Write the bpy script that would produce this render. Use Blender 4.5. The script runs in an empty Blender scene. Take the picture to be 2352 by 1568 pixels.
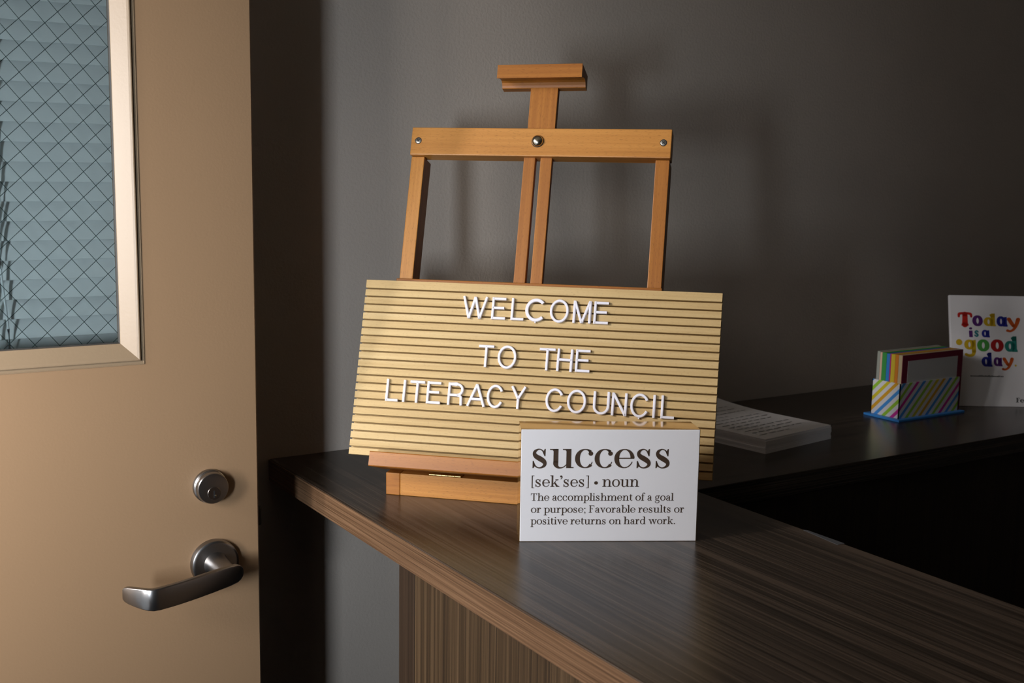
import bpy, bmesh, math, random
from mathutils import Vector, Matrix

S = 1.25                                  # metres per layout unit
SC = bpy.context.scene
COL = SC.collection
V = Vector

# ------------------------------------------------------------------ camera
F_PX, YAW, PITCH, ROLL = 2685.79, 0.56462, 0.14641, 0.01598
fw = V((math.sin(YAW) * math.cos(PITCH), math.cos(YAW) * math.cos(PITCH), -math.sin(PITCH)))
rt = V((math.cos(YAW), -math.sin(YAW), 0))
up = rt.cross(fw)
rt2 = rt * math.cos(ROLL) + up * math.sin(ROLL)
up2 = up * math.cos(ROLL) - rt * math.sin(ROLL)
cam_d = bpy.data.cameras.new('camera')
cam = bpy.data.objects.new('camera', cam_d)
COL.objects.link(cam)
cm = Matrix((rt2, up2, -fw)).transposed().to_4x4()
cm.translation = V((-0.42019, -1.12958, 0.30030)) * S
cam.matrix_world = cm
cam_d.sensor_width = 36.0
cam_d.lens = F_PX * 36.0 / 2352.0
cam_d.clip_start = 0.02
cam_d.dof.use_dof = True
cam_d.dof.focus_distance = 1.07 * S
cam_d.dof.aperture_fstop = 11.0
SC.camera = cam

# ------------------------------------------------------------------ world, light, exposure
SC.view_settings.view_transform = 'Standard'
SC.view_settings.look = 'None'
SC.view_settings.exposure = 0.0
SC.view_settings.gamma = 1.0
SC.view_settings.use_curve_mapping = False
w = bpy.data.worlds.new('world')
SC.world = w
w.use_nodes = True
w.node_tree.nodes['Background'].inputs[0].default_value = (0.85, 0.92, 1.0, 1)
w.node_tree.nodes['Background'].inputs[1].default_value = 0.6


def area(name, loc, target, sx, sy, power, color, spread=180):
    d = bpy.data.lights.new(name, 'AREA')
    d.shape = 'RECTANGLE'
    d.size, d.size_y = sx * S, sy * S
    d.energy = power
    d.color = color
    d.spread = math.radians(spread)
    o = bpy.data.objects.new(name, d)
    COL.objects.link(o)
    o.location = V(loc) * S
    o.rotation_euler = (V(target) - V(loc)).to_track_quat('-Z', 'Y').to_euler()
    return o


# daylight through the entrance doorway (brightest beside the door, softer across the rest), and a lamp in an added, unseen window next to it
area('doorway_daylight', (-1.70, -.20, .92), (0, -.20, .92), .16, .50, 43.0, (1.0, .962, .95))
area('doorway_daylight', (-1.70, -.54, .80), (0, -.40, .70), .16, .40, 13.0, (1.0, .962, .95))
area('doorway_daylight', (-.95, -.57, .24), (-.45, .43, .16), .16, .42, 14.5, (1.0, .962, .94), 90)
area('doorway_daylight', (-.95, -.73, .45), (-.45, .27, .37), .14, .22, 3.2, (1.0, .962, .94), 90)
area('added_window_light', (-.95, -1.10, .17), (-.45, -.10, .09), .12, .24, 4.9, (.80, .89, 1.0), 72)


# ------------------------------------------------------------------ helpers: objects
def tag(o, label=None, cat=None, group=None, kind=None):
    if label: o['label'] = label
    if cat: o['category'] = cat
    if group: o['group'] = group
    if kind: o['kind'] = kind
    return o


def empty(name, base):
    o = bpy.data.objects.new(name, None)
    COL.objects.link(o)
    o.location = V(base) * S
    o.empty_display_size = 0.02
    return o


def root_of(o):
    while o.parent is not None:
        o = o.parent
    return o


AX = (V((1, 0, 0)), V((0, 1, 0)), V((0, 0, 1)))


class MB:
    """collects geometry in layout units, then links it as one mesh object"""

    def __init__(self):
        self.v, self.f, self.uv, self.mi, self.sm = [], [], [], [], []

    def add(self, verts, faces, uvs=None, mat=0, smooth=False):
        b = len(self.v)
        self.v += [V(p) for p in verts]
        for i, f in enumerate(faces):
            self.f.append([b + k for k in f])
            self.uv.append(uvs[i] if uvs else [(0, 0)] * len(f))
            self.mi.append(mat)
            self.sm.append(smooth)
        return self

    def box(self, o, dims, axes=AX, bev=0.0, seg=2, grain=0, mat=0, off=(0, 0)):
        o = V(o)
        bm = bmesh.new()
        bmesh.ops.create_cube(bm, size=1.0)
        for q in bm.verts:
            q.co = V(((q.co.x + .5) * dims[0], (q.co.y + .5) * dims[1], (q.co.z + .5) * dims[2]))
        if bev > 0:
            bmesh.ops.bevel(bm, geom=bm.edges[:], offset=bev, segments=seg, affect='EDGES', profile=0.5)
        bm.normal_update()
        oth = [k for k in range(3) if k != grain]
        verts, faces, uvs = [], [], []
        bm.verts.index_update()
        for q in bm.verts:
            verts.append(o + axes[0] * q.co.x + axes[1] * q.co.y + axes[2] * q.co.z)
        for f in bm.faces:
            n = [abs(c) for c in f.normal]
            faces.append([q.index for q in f.verts])
            if n[grain] > 0.75:
                uvs.append([(q.co[oth[0]] * .3 + off[0], q.co[oth[1]] + off[1] + .5) for q in f.verts])
            elif n[oth[0]] > n[oth[1]]:
                uvs.append([(q.co[grain] + off[0], q.co[oth[1]] + off[1] + dims[oth[0]]) for q in f.verts])
            else:
                uvs.append([(q.co[grain] + off[0], q.co[oth[0]] + off[1]) for q in f.verts])
        # consistent outward winding even for left-handed axes
        if axes[0].cross(axes[1]).dot(axes[2]) < 0:
            faces = [f[::-1] for f in faces]
            uvs = [u[::-1] for u in uvs]
        bm.free()
        return self.add(verts, faces, uvs, mat, False)

    def extrude(self, prof, o, e1, e2, d, length, mat=0):
        """prof: closed 2-D outline in e1,e2 (counter-clockwise seen against d); swept along d"""
        o, n = V(o), len(prof)
        verts = [o + e1 * a + e2 * b for a, b in prof] + [o + e1 * a + e2 * b + d * length for a, b in prof]
        faces, uvs, run = [], [], 0.0
        for i in range(n):
            j = (i + 1) % n
            L = math.hypot(prof[j][0] - prof[i][0], prof[j][1] - prof[i][1])
            faces.append([i, j, n + j, n + i])
            uvs.append([(0, run), (0, run + L), (length, run + L), (length, run)])
            run += L
        faces.append(list(range(n))[::-1])
        uvs.append([(prof[k][0] * .3, prof[k][1]) for k in range(n)][::-1])
        faces.append([n + k for k in range(n)])
        uvs.append([(prof[k][0] * .3, prof[k][1]) for k in range(n)])
        return self.add(verts, faces, uvs, mat)

    def lathe(self, o, d, prof, seg=40, mat=0, smooth=True):
        """prof: (height along d, radius) from the back to the front"""
        o, d = V(o), V(d).normalized()
        a = d.orthogonal().normalized()
        b = d.cross(a)
        verts, faces, rings = [], [], []
        for h, r in prof:
            if r < 1e-7:
                rings.append([len(verts)])
                verts.append(o + d * h)
            else:
                rings.append(list(range(len(verts), len(verts) + seg)))
                for k in range(seg):
                    t = 2 * math.pi * k / seg
                    verts.append(o + d * h + (a * math.cos(t) + b * math.sin(t)) * r)
        for r0, r1 in zip(rings, rings[1:]):
            for k in range(seg):
                j = (k + 1) % seg
                if len(r0) == 1 and len(r1) == 1:
                    continue
                if len(r0) == 1:
                    faces.append([r0[0], r1[j], r1[k]][::-1])
                elif len(r1) == 1:
                    faces.append([r0[k], r0[j], r1[0]])
                else:
                    faces.append([r0[k], r0[j], r1[j], r1[k]])
        if len(rings[0]) > 1:
            faces.append(rings[0][::-1])
        if len(rings[-1]) > 1:
            faces.append(rings[-1])
        return self.add(verts, faces, None, mat, smooth)

    def tube(self, pts, r, seg=8, mat=0):
        pts = [V(p) for p in pts]
        verts, faces = [], []
        for i, q in enumerate(pts):
            t = (pts[min(i + 1, len(pts) - 1)] - pts[max(i - 1, 0)]).normalized()
            a = t.cross(V((0, 0, 1)))
            if a.length < 1e-3:
                a = t.cross(V((1, 0, 0)))
            a.normalize()
            b = t.cross(a)
            for k in range(seg):
                g = 2 * math.pi * k / seg
                verts.append(q + (a * math.cos(g) + b * math.sin(g)) * r)
        for i in range(len(pts) - 1):
            for k in range(seg):
                j = (k + 1) % seg
                faces.append([i * seg + k, i * seg + j, (i + 1) * seg + j, (i + 1) * seg + k])
        m = (len(pts) - 1) * seg
        faces.append(list(range(seg))[::-1])
        faces.append([m + k for k in range(seg)])
        return self.add(verts, faces, None, mat, True)

    def rings(self, rings, mat=0, smooth=True):
        n = len(rings[0])
        verts = [p for r in rings for p in r]
        faces = []
        for i in range(len(rings) - 1):
            for k in range(n):
                j = (k + 1) % n
                faces.append([i * n + k, i * n + j, (i + 1) * n + j, (i + 1) * n + k])
        faces.append(list(range(n))[::-1])
        faces.append([(len(rings) - 1) * n + k for k in range(n)])
        return self.add(verts, faces, None, mat, smooth)

    def flat(self, polys, o, e1, e2, mat=0):
        """2-D polygons printed on a plane"""
        o = V(o)
        for p in polys:
            self.add([o + e1 * a + e2 * b for a, b in p], [list(range(len(p)))], None, mat)
        return self

    def build(self, name, mats, parent=None, base=None, sharp=None):
        me = bpy.data.meshes.new(name)
        root = root_of(parent) if parent else None
        org = root.location.copy() if root else V(base if base is not None else (0, 0, 0)) * S
        me.from_pydata([(p * S - org)[:] for p in self.v], [], self.f)
        ul = me.uv_layers.new(name='UVMap')
        for p in me.polygons:
            p.material_index = self.mi[p.index]
            p.use_smooth = self.sm[p.index]
            for k, li in enumerate(p.loop_indices):
                ul.data[li].uv = self.uv[p.index][k]
        for m in (mats if isinstance(mats, (list, tuple)) else [mats]):
            me.materials.append(m)
        bm = bmesh.new()
        bm.from_mesh(me)
        bmesh.ops.recalc_face_normals(bm, faces=bm.faces[:])
        bm.to_mesh(me)
        bm.free()
        if any(self.sm):
            me.set_sharp_from_angle(angle=math.radians(sharp or 40))
        o = bpy.data.objects.new(name, me)
        COL.objects.link(o)
        if parent:
            o.parent = parent
        else:
            o.location = org
        return o


# ------------------------------------------------------------------ helpers: materials
class NT:
    def __init__(self, name):
        self.m = bpy.data.materials.new(name)
        self.m.use_nodes = True
        self.t = self.m.node_tree
        self.p = self.t.nodes['Principled BSDF']

    def n(self, typ, **kw):
        nd = self.t.nodes.new(typ)
        for k, v in kw.items():
            if k.startswith('i_'):
                nd.inputs[k[2:].replace('_', ' ')].default_value = v
            else:
                setattr(nd, k, v)
        return nd

    def l(self, a, b):
        self.t.links.new(a, b)

    def set(self, **kw):
        for k, v in kw.items():
            self.p.inputs[k.replace('_', ' ')].default_value = v
        return self

    def ramp(self, stops, fac):
        r = self.n('ShaderNodeValToRGB')
        e = r.color_ramp.elements
        while len(e) < len(stops):
            e.new(0.5)
        for k, (p, c) in zip(e, stops):
            k.position, k.color = p, (*c, 1)
        self.l(fac, r.inputs[0])
        return r.outputs[0]

    def bump(self, h, strength, dist):
        b = self.n('ShaderNodeBump')
        b.inputs['Strength'].default_value = strength
        b.inputs['Distance'].default_value = dist
        self.l(h, b.inputs['Height'])
        self.l(b.outputs[0], self.p.inputs['Normal'])


def plain(name, col, rough=0.5, metal=0.0, spec=0.5):
    k = NT(name)
    k.set(Base_Color=(*col, 1), Roughness=rough, Metallic=metal)
    k.p.inputs['Specular IOR Level'].default_value = spec
    return k.m


def painted(name, col, rough, scale, strength, mottled=0.06, spec=0.4):
    """roller-painted surface: fine orange-peel bump, faint mottling"""
    k = NT(name)
    tc = k.n('ShaderNodeTexCoord')
    a = k.n('ShaderNodeTexNoise', i_Scale=scale, i_Detail=3.0, i_Roughness=0.55)
    k.l(tc.outputs['Object'], a.inputs['Vector'])
    b = k.n('ShaderNodeTexNoise', i_Scale=3.0, i_Detail=4.0)
    k.l(tc.outputs['Object'], b.inputs['Vector'])
    c = k.ramp([(0.3, tuple(x * (1 - mottled) for x in col)), (0.7, tuple(min(1, x * (1 + mottled)) for x in col))], b.outputs['Fac'])
    k.l(c, k.p.inputs['Base Color'])
    k.set(Roughness=rough)
    k.p.inputs['Specular IOR Level'].default_value = spec
    k.bump(a.outputs['Fac'], strength, 0.002)
    return k.m


def wood(name, dark, mid, light, su, sv, rough=0.45, fleck=0.0, spec=0.4, band=0.35, bump=0.12, coat=0.0, spread=0.16):
    """timber or wood-print laminate, grain along U of the part's own UVs (metres)"""
    k = NT(name)
    tc = k.n('ShaderNodeTexCoord')
    oi = k.n('ShaderNodeObjectInfo')
    mul = k.n('ShaderNodeVectorMath', operation='SCALE')
    mul.inputs[0].default_value = (3.1, 1.7, 0)
    k.l(oi.outputs['Random'], mul.inputs['Scale'])
    add = k.n('ShaderNodeVectorMath', operation='ADD')
    k.l(tc.outputs['UV'], add.inputs[0])
    k.l(mul.outputs[0], add.inputs[1])

    def noise(fu, fv, detail, dist=0.0):
        mp = k.n('ShaderNodeMapping')
        mp.inputs['Scale'].default_value = (fu, fv, 1)
        k.l(add.outputs[0], mp.inputs['Vector'])
        n = k.n('ShaderNodeTexNoise', i_Scale=1.0, i_Detail=detail, i_Roughness=0.6, i_Distortion=dist)
        k.l(mp.outputs[0], n.inputs['Vector'])
        return n.outputs['Fac']

    fine = noise(su, sv, 4.0)
    broad = noise(su * 0.3, sv * 0.16, 3.0, 0.4)
    mx = k.n('ShaderNodeMix', data_type='FLOAT')
    mx.inputs[0].default_value = band
    k.l(fine, mx.inputs[2])
    k.l(broad, mx.inputs[3])
    col = k.ramp([(0.5 - spread, dark), (0.5, mid), (0.5 + spread, light)], mx.outputs[0])
    if fleck > 0:
        fl = noise(su * 45, sv * 5.0, 1.0)
        mask = k.ramp([(0.60, (0, 0, 0)), (0.70, (1, 1, 1))], fl)
        m2 = k.n('ShaderNodeMix', data_type='RGBA')
        sc = k.n('ShaderNodeMath', operation='MULTIPLY')
        sc.inputs[1].default_value = fleck
        k.l(mask, sc.inputs[0])
        k.l(sc.outputs[0], m2.inputs[0])
        k.l(col, m2.inputs[6])
        m2.inputs[7].default_value = (*[x * 0.55 for x in dark], 1)
        col = m2.outputs[2]
    k.l(col, k.p.inputs['Base Color'])
    k.set(Roughness=rough)
    k.p.inputs['Specular IOR Level'].default_value = spec
    k.p.inputs['Coat Weight'].default_value = coat
    k.p.inputs['Coat Roughness'].default_value = 0.2
    k.bump(fine, bump, 0.0006)
    return k.m


M = {}
M['wall'] = painted('grey_wall_paint', (0.431, 0.375, 0.321), 0.6, 260, 0.30)
M['wall_far'] = painted('low_bounce_wall_paint', (0.10, 0.09, 0.08), 0.7, 260, 0.3)  # unseen walls given a darker coat so they bounce less light
M['ceiling'] = painted('ceiling_paint', (0.85, 0.79, 0.68), 0.8, 120, 0.2)
M['floor'] = painted('charcoal_carpet', (0.025, 0.026, 0.03), 0.95, 900, 0.6, 0.2)
M['door'] = painted('tan_door_paint', (0.225, 0.142, 0.079), 0.42, 420, 0.05, 0.03)
M['bead'] = painted('cream_bead_paint', (0.205, 0.148, 0.092), 0.4, 300, 0.06, 0.02)
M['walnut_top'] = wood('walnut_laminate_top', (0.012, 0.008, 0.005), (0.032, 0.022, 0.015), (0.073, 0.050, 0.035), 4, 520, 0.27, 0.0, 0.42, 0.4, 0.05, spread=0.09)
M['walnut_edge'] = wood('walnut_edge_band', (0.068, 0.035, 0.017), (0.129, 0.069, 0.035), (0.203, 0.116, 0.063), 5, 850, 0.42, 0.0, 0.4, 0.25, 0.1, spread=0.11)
M['walnut_panel'] = wood('walnut_panel', (0.024, 0.014, 0.007), (0.051, 0.030, 0.014), (0.106, 0.065, 0.033), 2.0, 620, 0.5, 0.0, 0.35, 0.45, 0.1, spread=0.085)
M['walnut_dark'] = wood('dark_walnut_stile', (0.020, 0.012, 0.007), (0.036, 0.021, 0.012), (0.058, 0.035, 0.020), 2, 500, 0.5, 0.0, 0.35, 0.4, 0.1)
M['beech'] = wood('oiled_beech', (0.371, 0.147, 0.029), (0.463, 0.196, 0.041), (0.538, 0.244, 0.056), 5, 320, 0.38, 0.5, 0.45, 0.5, 0.12)
M['beech_red'] = wood('reddish_beech', (0.266, 0.090, 0.014), (0.334, 0.122, 0.020), (0.403, 0.157, 0.027), 5, 320, 0.42, 0.5, 0.4, 0.5, 0.12)
M['board'] = wood('pale_paulownia', (0.439, 0.290, 0.119), (0.521, 0.363, 0.162), (0.583, 0.425, 0.209), 7, 240, 0.6, 0.25, 0.3, 0.5, 0.15)
M['letter'] = plain('white_letter_plastic', (0.791, 0.772, 0.831), 0.35)
M['steel'] = plain('satin_steel', (0.288, 0.277, 0.270), 0.28, 1.0)
M['steel_dark'] = plain('dark_satin_steel', (0.175, 0.154, 0.140), 0.3, 1.0)
M['black'] = plain('black_slot', (0.006, 0.006, 0.006), 0.6)
M['brass'] = plain('brass', (0.78, 0.60, 0.26), 0.28, 1.0)
M['nickel'] = plain('aged_nickel', (0.52, 0.48, 0.38), 0.22, 1.0)
M['zinc'] = plain('zinc_screw', (0.36, 0.35, 0.32), 0.35, 1.0)
M['rubber'] = plain('black_gasket', (0.02, 0.018, 0.015), 0.7)
M['blind'] = plain('white_blind_slat', (0.902, 0.913, 0.924), 0.5)
M['cord'] = plain('white_cord', (0.75, 0.78, 0.80), 0.7)
M['wire'] = plain('blackened_wire', (0.012, 0.035, 0.035), 0.5, 0.3)
M['sign_white'] = painted('matt_white_sign_face', (0.824, 0.809, 0.824), 0.55, 1400, 0.05, 0.01)
M['sign_gloss'] = plain('glossy_amber_edge', (0.60, 0.37, 0.13), 0.06, 0.75)
M['ink_brown'] = plain('dark_brown_ink', (0.050, 0.026, 0.012), 0.6)
M['paper'] = plain('white_paper', (0.871, 0.845, 0.845), 0.8)
M['paper_edge'] = wood('paper_edges', (0.42, 0.39, 0.40), (0.52, 0.49, 0.49), (0.6, 0.57, 0.57), 1, 900, 0.9, 0, 0.2)
M['ink_grey'] = plain('grey_print', (0.42, 0.41, 0.41), 0.8)
M['tape'] = plain('matt_clear_tape', (0.070, 0.072, 0.077), 0.35)
M['blue_base'] = plain('blue_base_board', (0.05, 0.28, 0.75), 0.4)

# wired glass: thin clear sheet with a faint green tint
k = NT('thin_green_glass')
tr = k.n('ShaderNodeBsdfTransparent')
tr.inputs[0].default_value = (0.89, 0.925, 0.915, 1)
gl = k.n('ShaderNodeBsdfGlossy')
gl.inputs['Roughness'].default_value = 0.03
fr = k.n('ShaderNodeFresnel')
fr.inputs[0].default_value = 1.5
mxs = k.n('ShaderNodeMixShader')
k.l(fr.outputs[0], mxs.inputs[0])
k.l(tr.outputs[0], mxs.inputs[1])
k.l(gl.outputs[0], mxs.inputs[2])
k.l(mxs.outputs[0], k.t.nodes['Material Output'].inputs[0])
M['glass'] = k.m

# diagonal striped card for the holder
k = NT('striped_card')
tc = k.n('ShaderNodeTexCoord')
sp = k.n('ShaderNodeSeparateXYZ')
k.l(tc.outputs['UV'], sp.inputs[0])
q = k.n('ShaderNodeMath', operation='SUBTRACT')
k.l(sp.outputs[0], q.inputs[0])
k.l(sp.outputs[1], q.inputs[1])
q2 = k.n('ShaderNodeMath', operation='MULTIPLY')
q2.inputs[1].default_value = 1 / 0.0882
qa = k.n('ShaderNodeMath', operation='ADD')
qa.inputs[1].default_value = .0490
k.l(q.outputs[0], qa.inputs[0])
k.l(qa.outputs[0], q2.inputs[0])
q3 = k.n('ShaderNodeMath', operation='FRACT')
k.l(q2.outputs[0], q3.inputs[0])
r = k.n('ShaderNodeValToRGB')
r.color_ramp.interpolation = 'CONSTANT'
WH = (0.80, 0.79, 0.82)
cyc = [(0.07, 0.33, 0.80), (0.36, 0.66, 0.05), (0.75, 0.62, 0.03), (0.80, 0.42, 0.03), (0.07, 0.33, 0.80), (0.36, 0.66, 0.05), (0.68, 0.04, 0.36)]
st = []
for i, c in enumerate(cyc):
    st += [(i / 7, c), (i / 7 + 0.066, WH)]
e = r.color_ramp.elements
while len(e) < len(st):
    e.new(0.5)
for a_, (p_, c_) in zip(e, st):
    a_.position, a_.color = p_, (*c_, 1)
k.l(q3.outputs[0], r.inputs[0])
k.l(r.outputs[0], k.p.inputs['Base Color'])
k.set(Roughness=0.4)
M['stripes'] = k.m

# ------------------------------------------------------------------ the room
FLOOR, CEIL = -0.856, 1.10
XL, XR, YF = -0.83, 2.30, -2.60


def setting(name, mb, mat, base=(0, 0, 0), parent=None):
    return tag(mb.build(name, mat, parent, base), kind='structure')


setting('wall_back', MB().box((XL - .1, 0, FLOOR), (XR - XL + .2, .1, CEIL - FLOOR)), M['wall'])
setting('wall_right', MB().box((XR, YF, FLOOR), (.1, -YF, CEIL - FLOOR)), M['wall_far'])
setting('wall_front', MB().box((XL - .1, YF - .1, FLOOR), (XR - XL + .2, .1, CEIL - FLOOR)), M['wall_far'])
setting('floor', MB().box((XL - .1, YF - .1, FLOOR - .08), (XR - XL + .2, -YF + .2, .08)), M['floor'])
setting('ceiling', MB().box((XL - .1, YF - .1, CEIL), (XR - XL + .2, -YF + .2, .08)), M['ceiling'])
# left wall with the entrance doorway and a small unseen window, added for the side lamp
DY0, DY1, DTOP = -0.865, -0.16, 0.86
WY0, WY1, WZ0, WZ1 = -1.215, -0.905, 0.02, 0.86
wl = MB()
for (y0, y1, z0, z1) in [(DY1, 0, FLOOR, CEIL), (DY0, DY1, DTOP, CEIL), (WY1, DY0, FLOOR, CEIL), (WY0, WY1, FLOOR, WZ0), (WY0, WY1, WZ1, CEIL), (YF, WY0, FLOOR, CEIL)]:
    wl.box((XL - .1, y0, z0), (.1, y1 - y0, z1 - z0))
setting('wall_left', wl, M['wall'])
tr_ = MB()
for (y0, y1, z0, z1) in [(DY0 - .04, DY0, FLOOR, DTOP + .04), (DY1, DY1 + .03, FLOOR, DTOP + .04), (DY0, DY1, DTOP, DTOP + .04)]:
    tr_.box((XL, y0, z0), (.012, y1 - y0, z1 - z0), bev=.002)
setting('trim_1', tr_, M['bead'])
wf = MB()
for (y0, y1, z0, z1) in [(WY0 - .035, WY0, WZ0 - .035, WZ1 + .035), (WY1, WY1 + .035, WZ0 - .035, WZ1 + .035), (WY0, WY1, WZ1, WZ1 + .035), (WY0, WY1, WZ0 - .035, WZ0)]:
    wf.box((XL, y0, z0), (.012, y1 - y0, z1 - z0), bev=.002)
setting('added_window', wf, M['bead'])
setting('baseboard_back', MB().box((XL, -.010, FLOOR), (XR - XL, .010, .08), bev=.002), plain('dark_vinyl_base', (.03, .03, .03), .5))

# ------------------------------------------------------------------ the open door (parallel to the back wall)
DFY = -0.150                      # front face
DT = 0.036
DXR, DXL = -0.0662, -0.800
WX0, WX1, GZ0, GZ1 = -0.690, -0.181, 0.1515, 0.700     # glass opening
door = MB()
ox0, ox1, oz0, oz1 = DXL, DXR, FLOOR + .01, DTOP - .01
ix0, ix1, iz0, iz1 = WX0 - .0145, WX1 + .0145, GZ0 - .0145, GZ1 + .0145
cc = .0012
loops = []
for (x0, x1, z0, z1, y) in [(ix0, ix1, iz0, iz1, DFY + DT), (ox0 + cc, ox1 - cc, oz0 + cc, oz1 - cc, DFY + DT), (ox0, ox1, oz0, oz1, DFY + DT - cc), (ox0, ox1, oz0, oz1, DFY + cc),
                            (ox0 + cc, ox1 - cc, oz0 + cc, oz1 - cc, DFY), (ix0, ix1, iz0, iz1, DFY)]:
    loops.append([(x0, y, z0), (x1, y, z0), (x1, y, z1), (x0, y, z1)])
nl = len(loops)
door.add([p for q_ in loops for p in q_], [[i * 4 + k_, i * 4 + (k_ + 1) % 4, ((i + 1) % nl) * 4 + (k_ + 1) % 4, ((i + 1) % nl) * 4 + k_] for i in range(nl) for k_ in range(4)])
door_o = setting('door_1', door, M['door'], ((DXL + DXR) / 2, DFY + DT / 2, FLOOR + .01))


def frame_run(prof, x0, x1, z0, z1, y):
    """mitred rectangular frame; prof = (outset from opening, depth in front of y) closed outline"""
    mb = MB()
    n = len(prof)
    corners = [(x0, z0, -1, -1), (x1, z0, 1, -1), (x1, z1, 1, 1), (x0, z1, -1, 1)]
    verts, faces, uvs = [], [], []
    for cx, cz, sx, sz in corners:
        for a, b in prof:
            verts.append((cx + sx * a, y - b, cz + sz * a))
    for c in range(4):
        d = (c + 1) % 4
        for i in range(n):
            j = (i + 1) % n
            faces.append([c * n + i, c * n + j, d * n + j, d * n + i])
    return mb.add(verts, faces)


bead = frame_run([(0, -.0115), (0, -.0060), (.0112, .0018), (.0128, .0026), (.0136, .0026), (.0142, .0018), (.0143, .0003), (.0166, .0003), (.0169, .0007), (.0174, .0007), (.0176, .0001), (.0144, .0001), (.0144, -.0158), (0, -.0158)], WX0, WX1, GZ0, GZ1, DFY)
bead.build('glazing_bead', M['bead'], door_o)
gk = frame_run([(-.0009, -.0104), (-.0009, -.0082), (.001, -.0070), (.003, -.0104)], WX0, WX1, GZ0, GZ1, DFY)
gk.build('gasket', M['rubber'], door_o)
GY = DFY + .0105
pane = MB().box((WX0 - .003, GY, GZ0 - .003), (WX1 - WX0 + .006, .0045, GZ1 - GZ0 + .006))
pane_o = pane.build('glass_pane', M['glass'], door_o)
# diamond wire mesh inside the pane
wm = MB()
P0 = V((-0.2205, 0.3760))
dA, dB = V((0.00920, -0.01115)), V((0.00985, 0.00920))


def clip_line(p, d, x0, x1, z0, z1):
    t0, t1 = -9, 9
    for k, (lo, hi) in enumerate(((x0, x1), (z0, z1))):
        if abs(d[k]) < 1e-9:
            continue
        a, b = sorted(((lo - p[k]) / d[k], (hi - p[k]) / d[k]))
        t0, t1 = max(t0, a), min(t1, b)
    return (t0, t1) if t1 > t0 else None


for (d, step) in ((dA, dB), (dB, dA)):
    dn = d.normalized()
    for i in range(-70, 71):
        p = P0 + step * i
        c = clip_line(p, dn, WX0, WX1, GZ0, GZ1)
        if c and c[1] - c[0] > .004:
            a, b = p + dn * c[0], p + dn * c[1]
            wm.tube([(a.x, GY + .0022, a.y), (b.x, GY + .0022, b.y)], .00025, 5)
wm.build('wire_mesh', M['wire'], pane_o)

# mortise lock cylinder
cyl = V((-0.1107, DFY, 0.0222))
lk = MB().lathe(cyl, (0, -1, 0), [(-.001, .0150), (.0022, .0150), (.0032, .0146), (.0036, .0141), (.0048, .0141), (.0052, .0137), (.0060, .0140), (.0104, .0137), (.0114, .0131), (.0116, .0120), (.0117, 0)], 56)
lk_o = lk.build('lock_cylinder', M['steel'], door_o, sharp=25)
pc = cyl + V((0.0003, 0, -.0040))
MB().lathe(pc, (0, -1, 0), [(.0112, .0058), (.0120, .0058), (.0123, .0055), (.0123, 0)], 36).build('lock_plug', M['steel_dark'], lk_o, sharp=25)
MB().box(pc + V((-.0006, -.0126, -.0040)), (.0012, .0006, .0064)).build('keyway', M['black'], lk_o)
MB().lathe(pc + V((.0012, 0, -.0020)), (0, -1, 0), [(.0122, .0011), (.0128, .0008), (.0130, 0)], 16).build('key_pin', M['nickel'], lk_o)

# lever handle
ros = V((-0.1083, DFY, -0.0476))
rose = MB().lathe(ros, (0, -1, 0), [(-.001, .0212), (.0046, .0212), (.0060, .0206), (.0067, .0194), (.0069, .0180), (.0070, 0)], 64)
lever_o = MB().lathe(ros, (0, -1, 0), [(.006, .0112), (.0100, .0098), (.030, .0090), (.0405, .0088), (.0405, 0)], 40).build('lever_handle', M['steel'], door_o, sharp=30)
rose.build('rose', M['steel'], lever_o, sharp=30)
plan = [(-.0945, -.1885), (-.0952, -.1889), (-.0972, -.1898), (-.1006, -.1913), (-.1086, -.1947), (-.1250, -.2015), (-.1420, -.2082), (-.1560, -.2130), (-.1650, -.2157), (-.1740, -.2178), (-.1795, -.2181), (-.1840, -.2161), (-.1880, -.2120), (-.1920, -.2068), (-.1960, -.2010), (-.1980, -.1976), (-.1988, -.1960)]
ztop = [-.0452, -.0430, -.0405, -.0390, -.0383, -.0380, -.0380, -.0380, -.0380, -.0381, -.0382, -.0383, -.0384, -.0386, -.0391, -.0398, -.0412]
zbot = [-.0492, -.0514, -.0538, -.0553, -.0561, -.0565, -.0567, -.0568, -.0568, -.0568, -.0567, -.0563, -.0556, -.0546, -.0532, -.0520, -.0506]
rings = []
TH = .0048
for i, (x, y) in enumerate(plan):
    a, b = plan[max(i - 1, 0)], plan[min(i + 1, len(plan) - 1)]
    t = V((b[0] - a[0], b[1] - a[1], 0)).normalized()
    nb = V((t.y, -t.x, 0))
    if nb.y < 0:
        nb = -nb                                     # towards the door
    th = TH * (0.85 if i in (0, len(plan) - 1) else 1.0)
    z1, z0 = ztop[i], zbot[i]
    c = .0010
    pr = [(0, z0 + c), (0, z1 - c), (c * .35, z1 - c * .35), (c, z1), (th - c, z1), (th, z1 - c), (th, z0 + c), (th - c, z0), (c, z0), (c * .35, z0 + c * .35)]
    rings.append([V((x, y, 0)) + nb * d_ + V((0, 0, z)) for d_, z in pr])
lv = MB().rings(rings)
lv.build('grip', M['steel'], lever_o, sharp=35)
# latch bolt on the door's edge
MB().box((DXR - .002, DFY + .012, -.0250), (.0095, .012, .0180), bev=.002).build('latch_bolt', M['black'], door_o)
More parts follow.
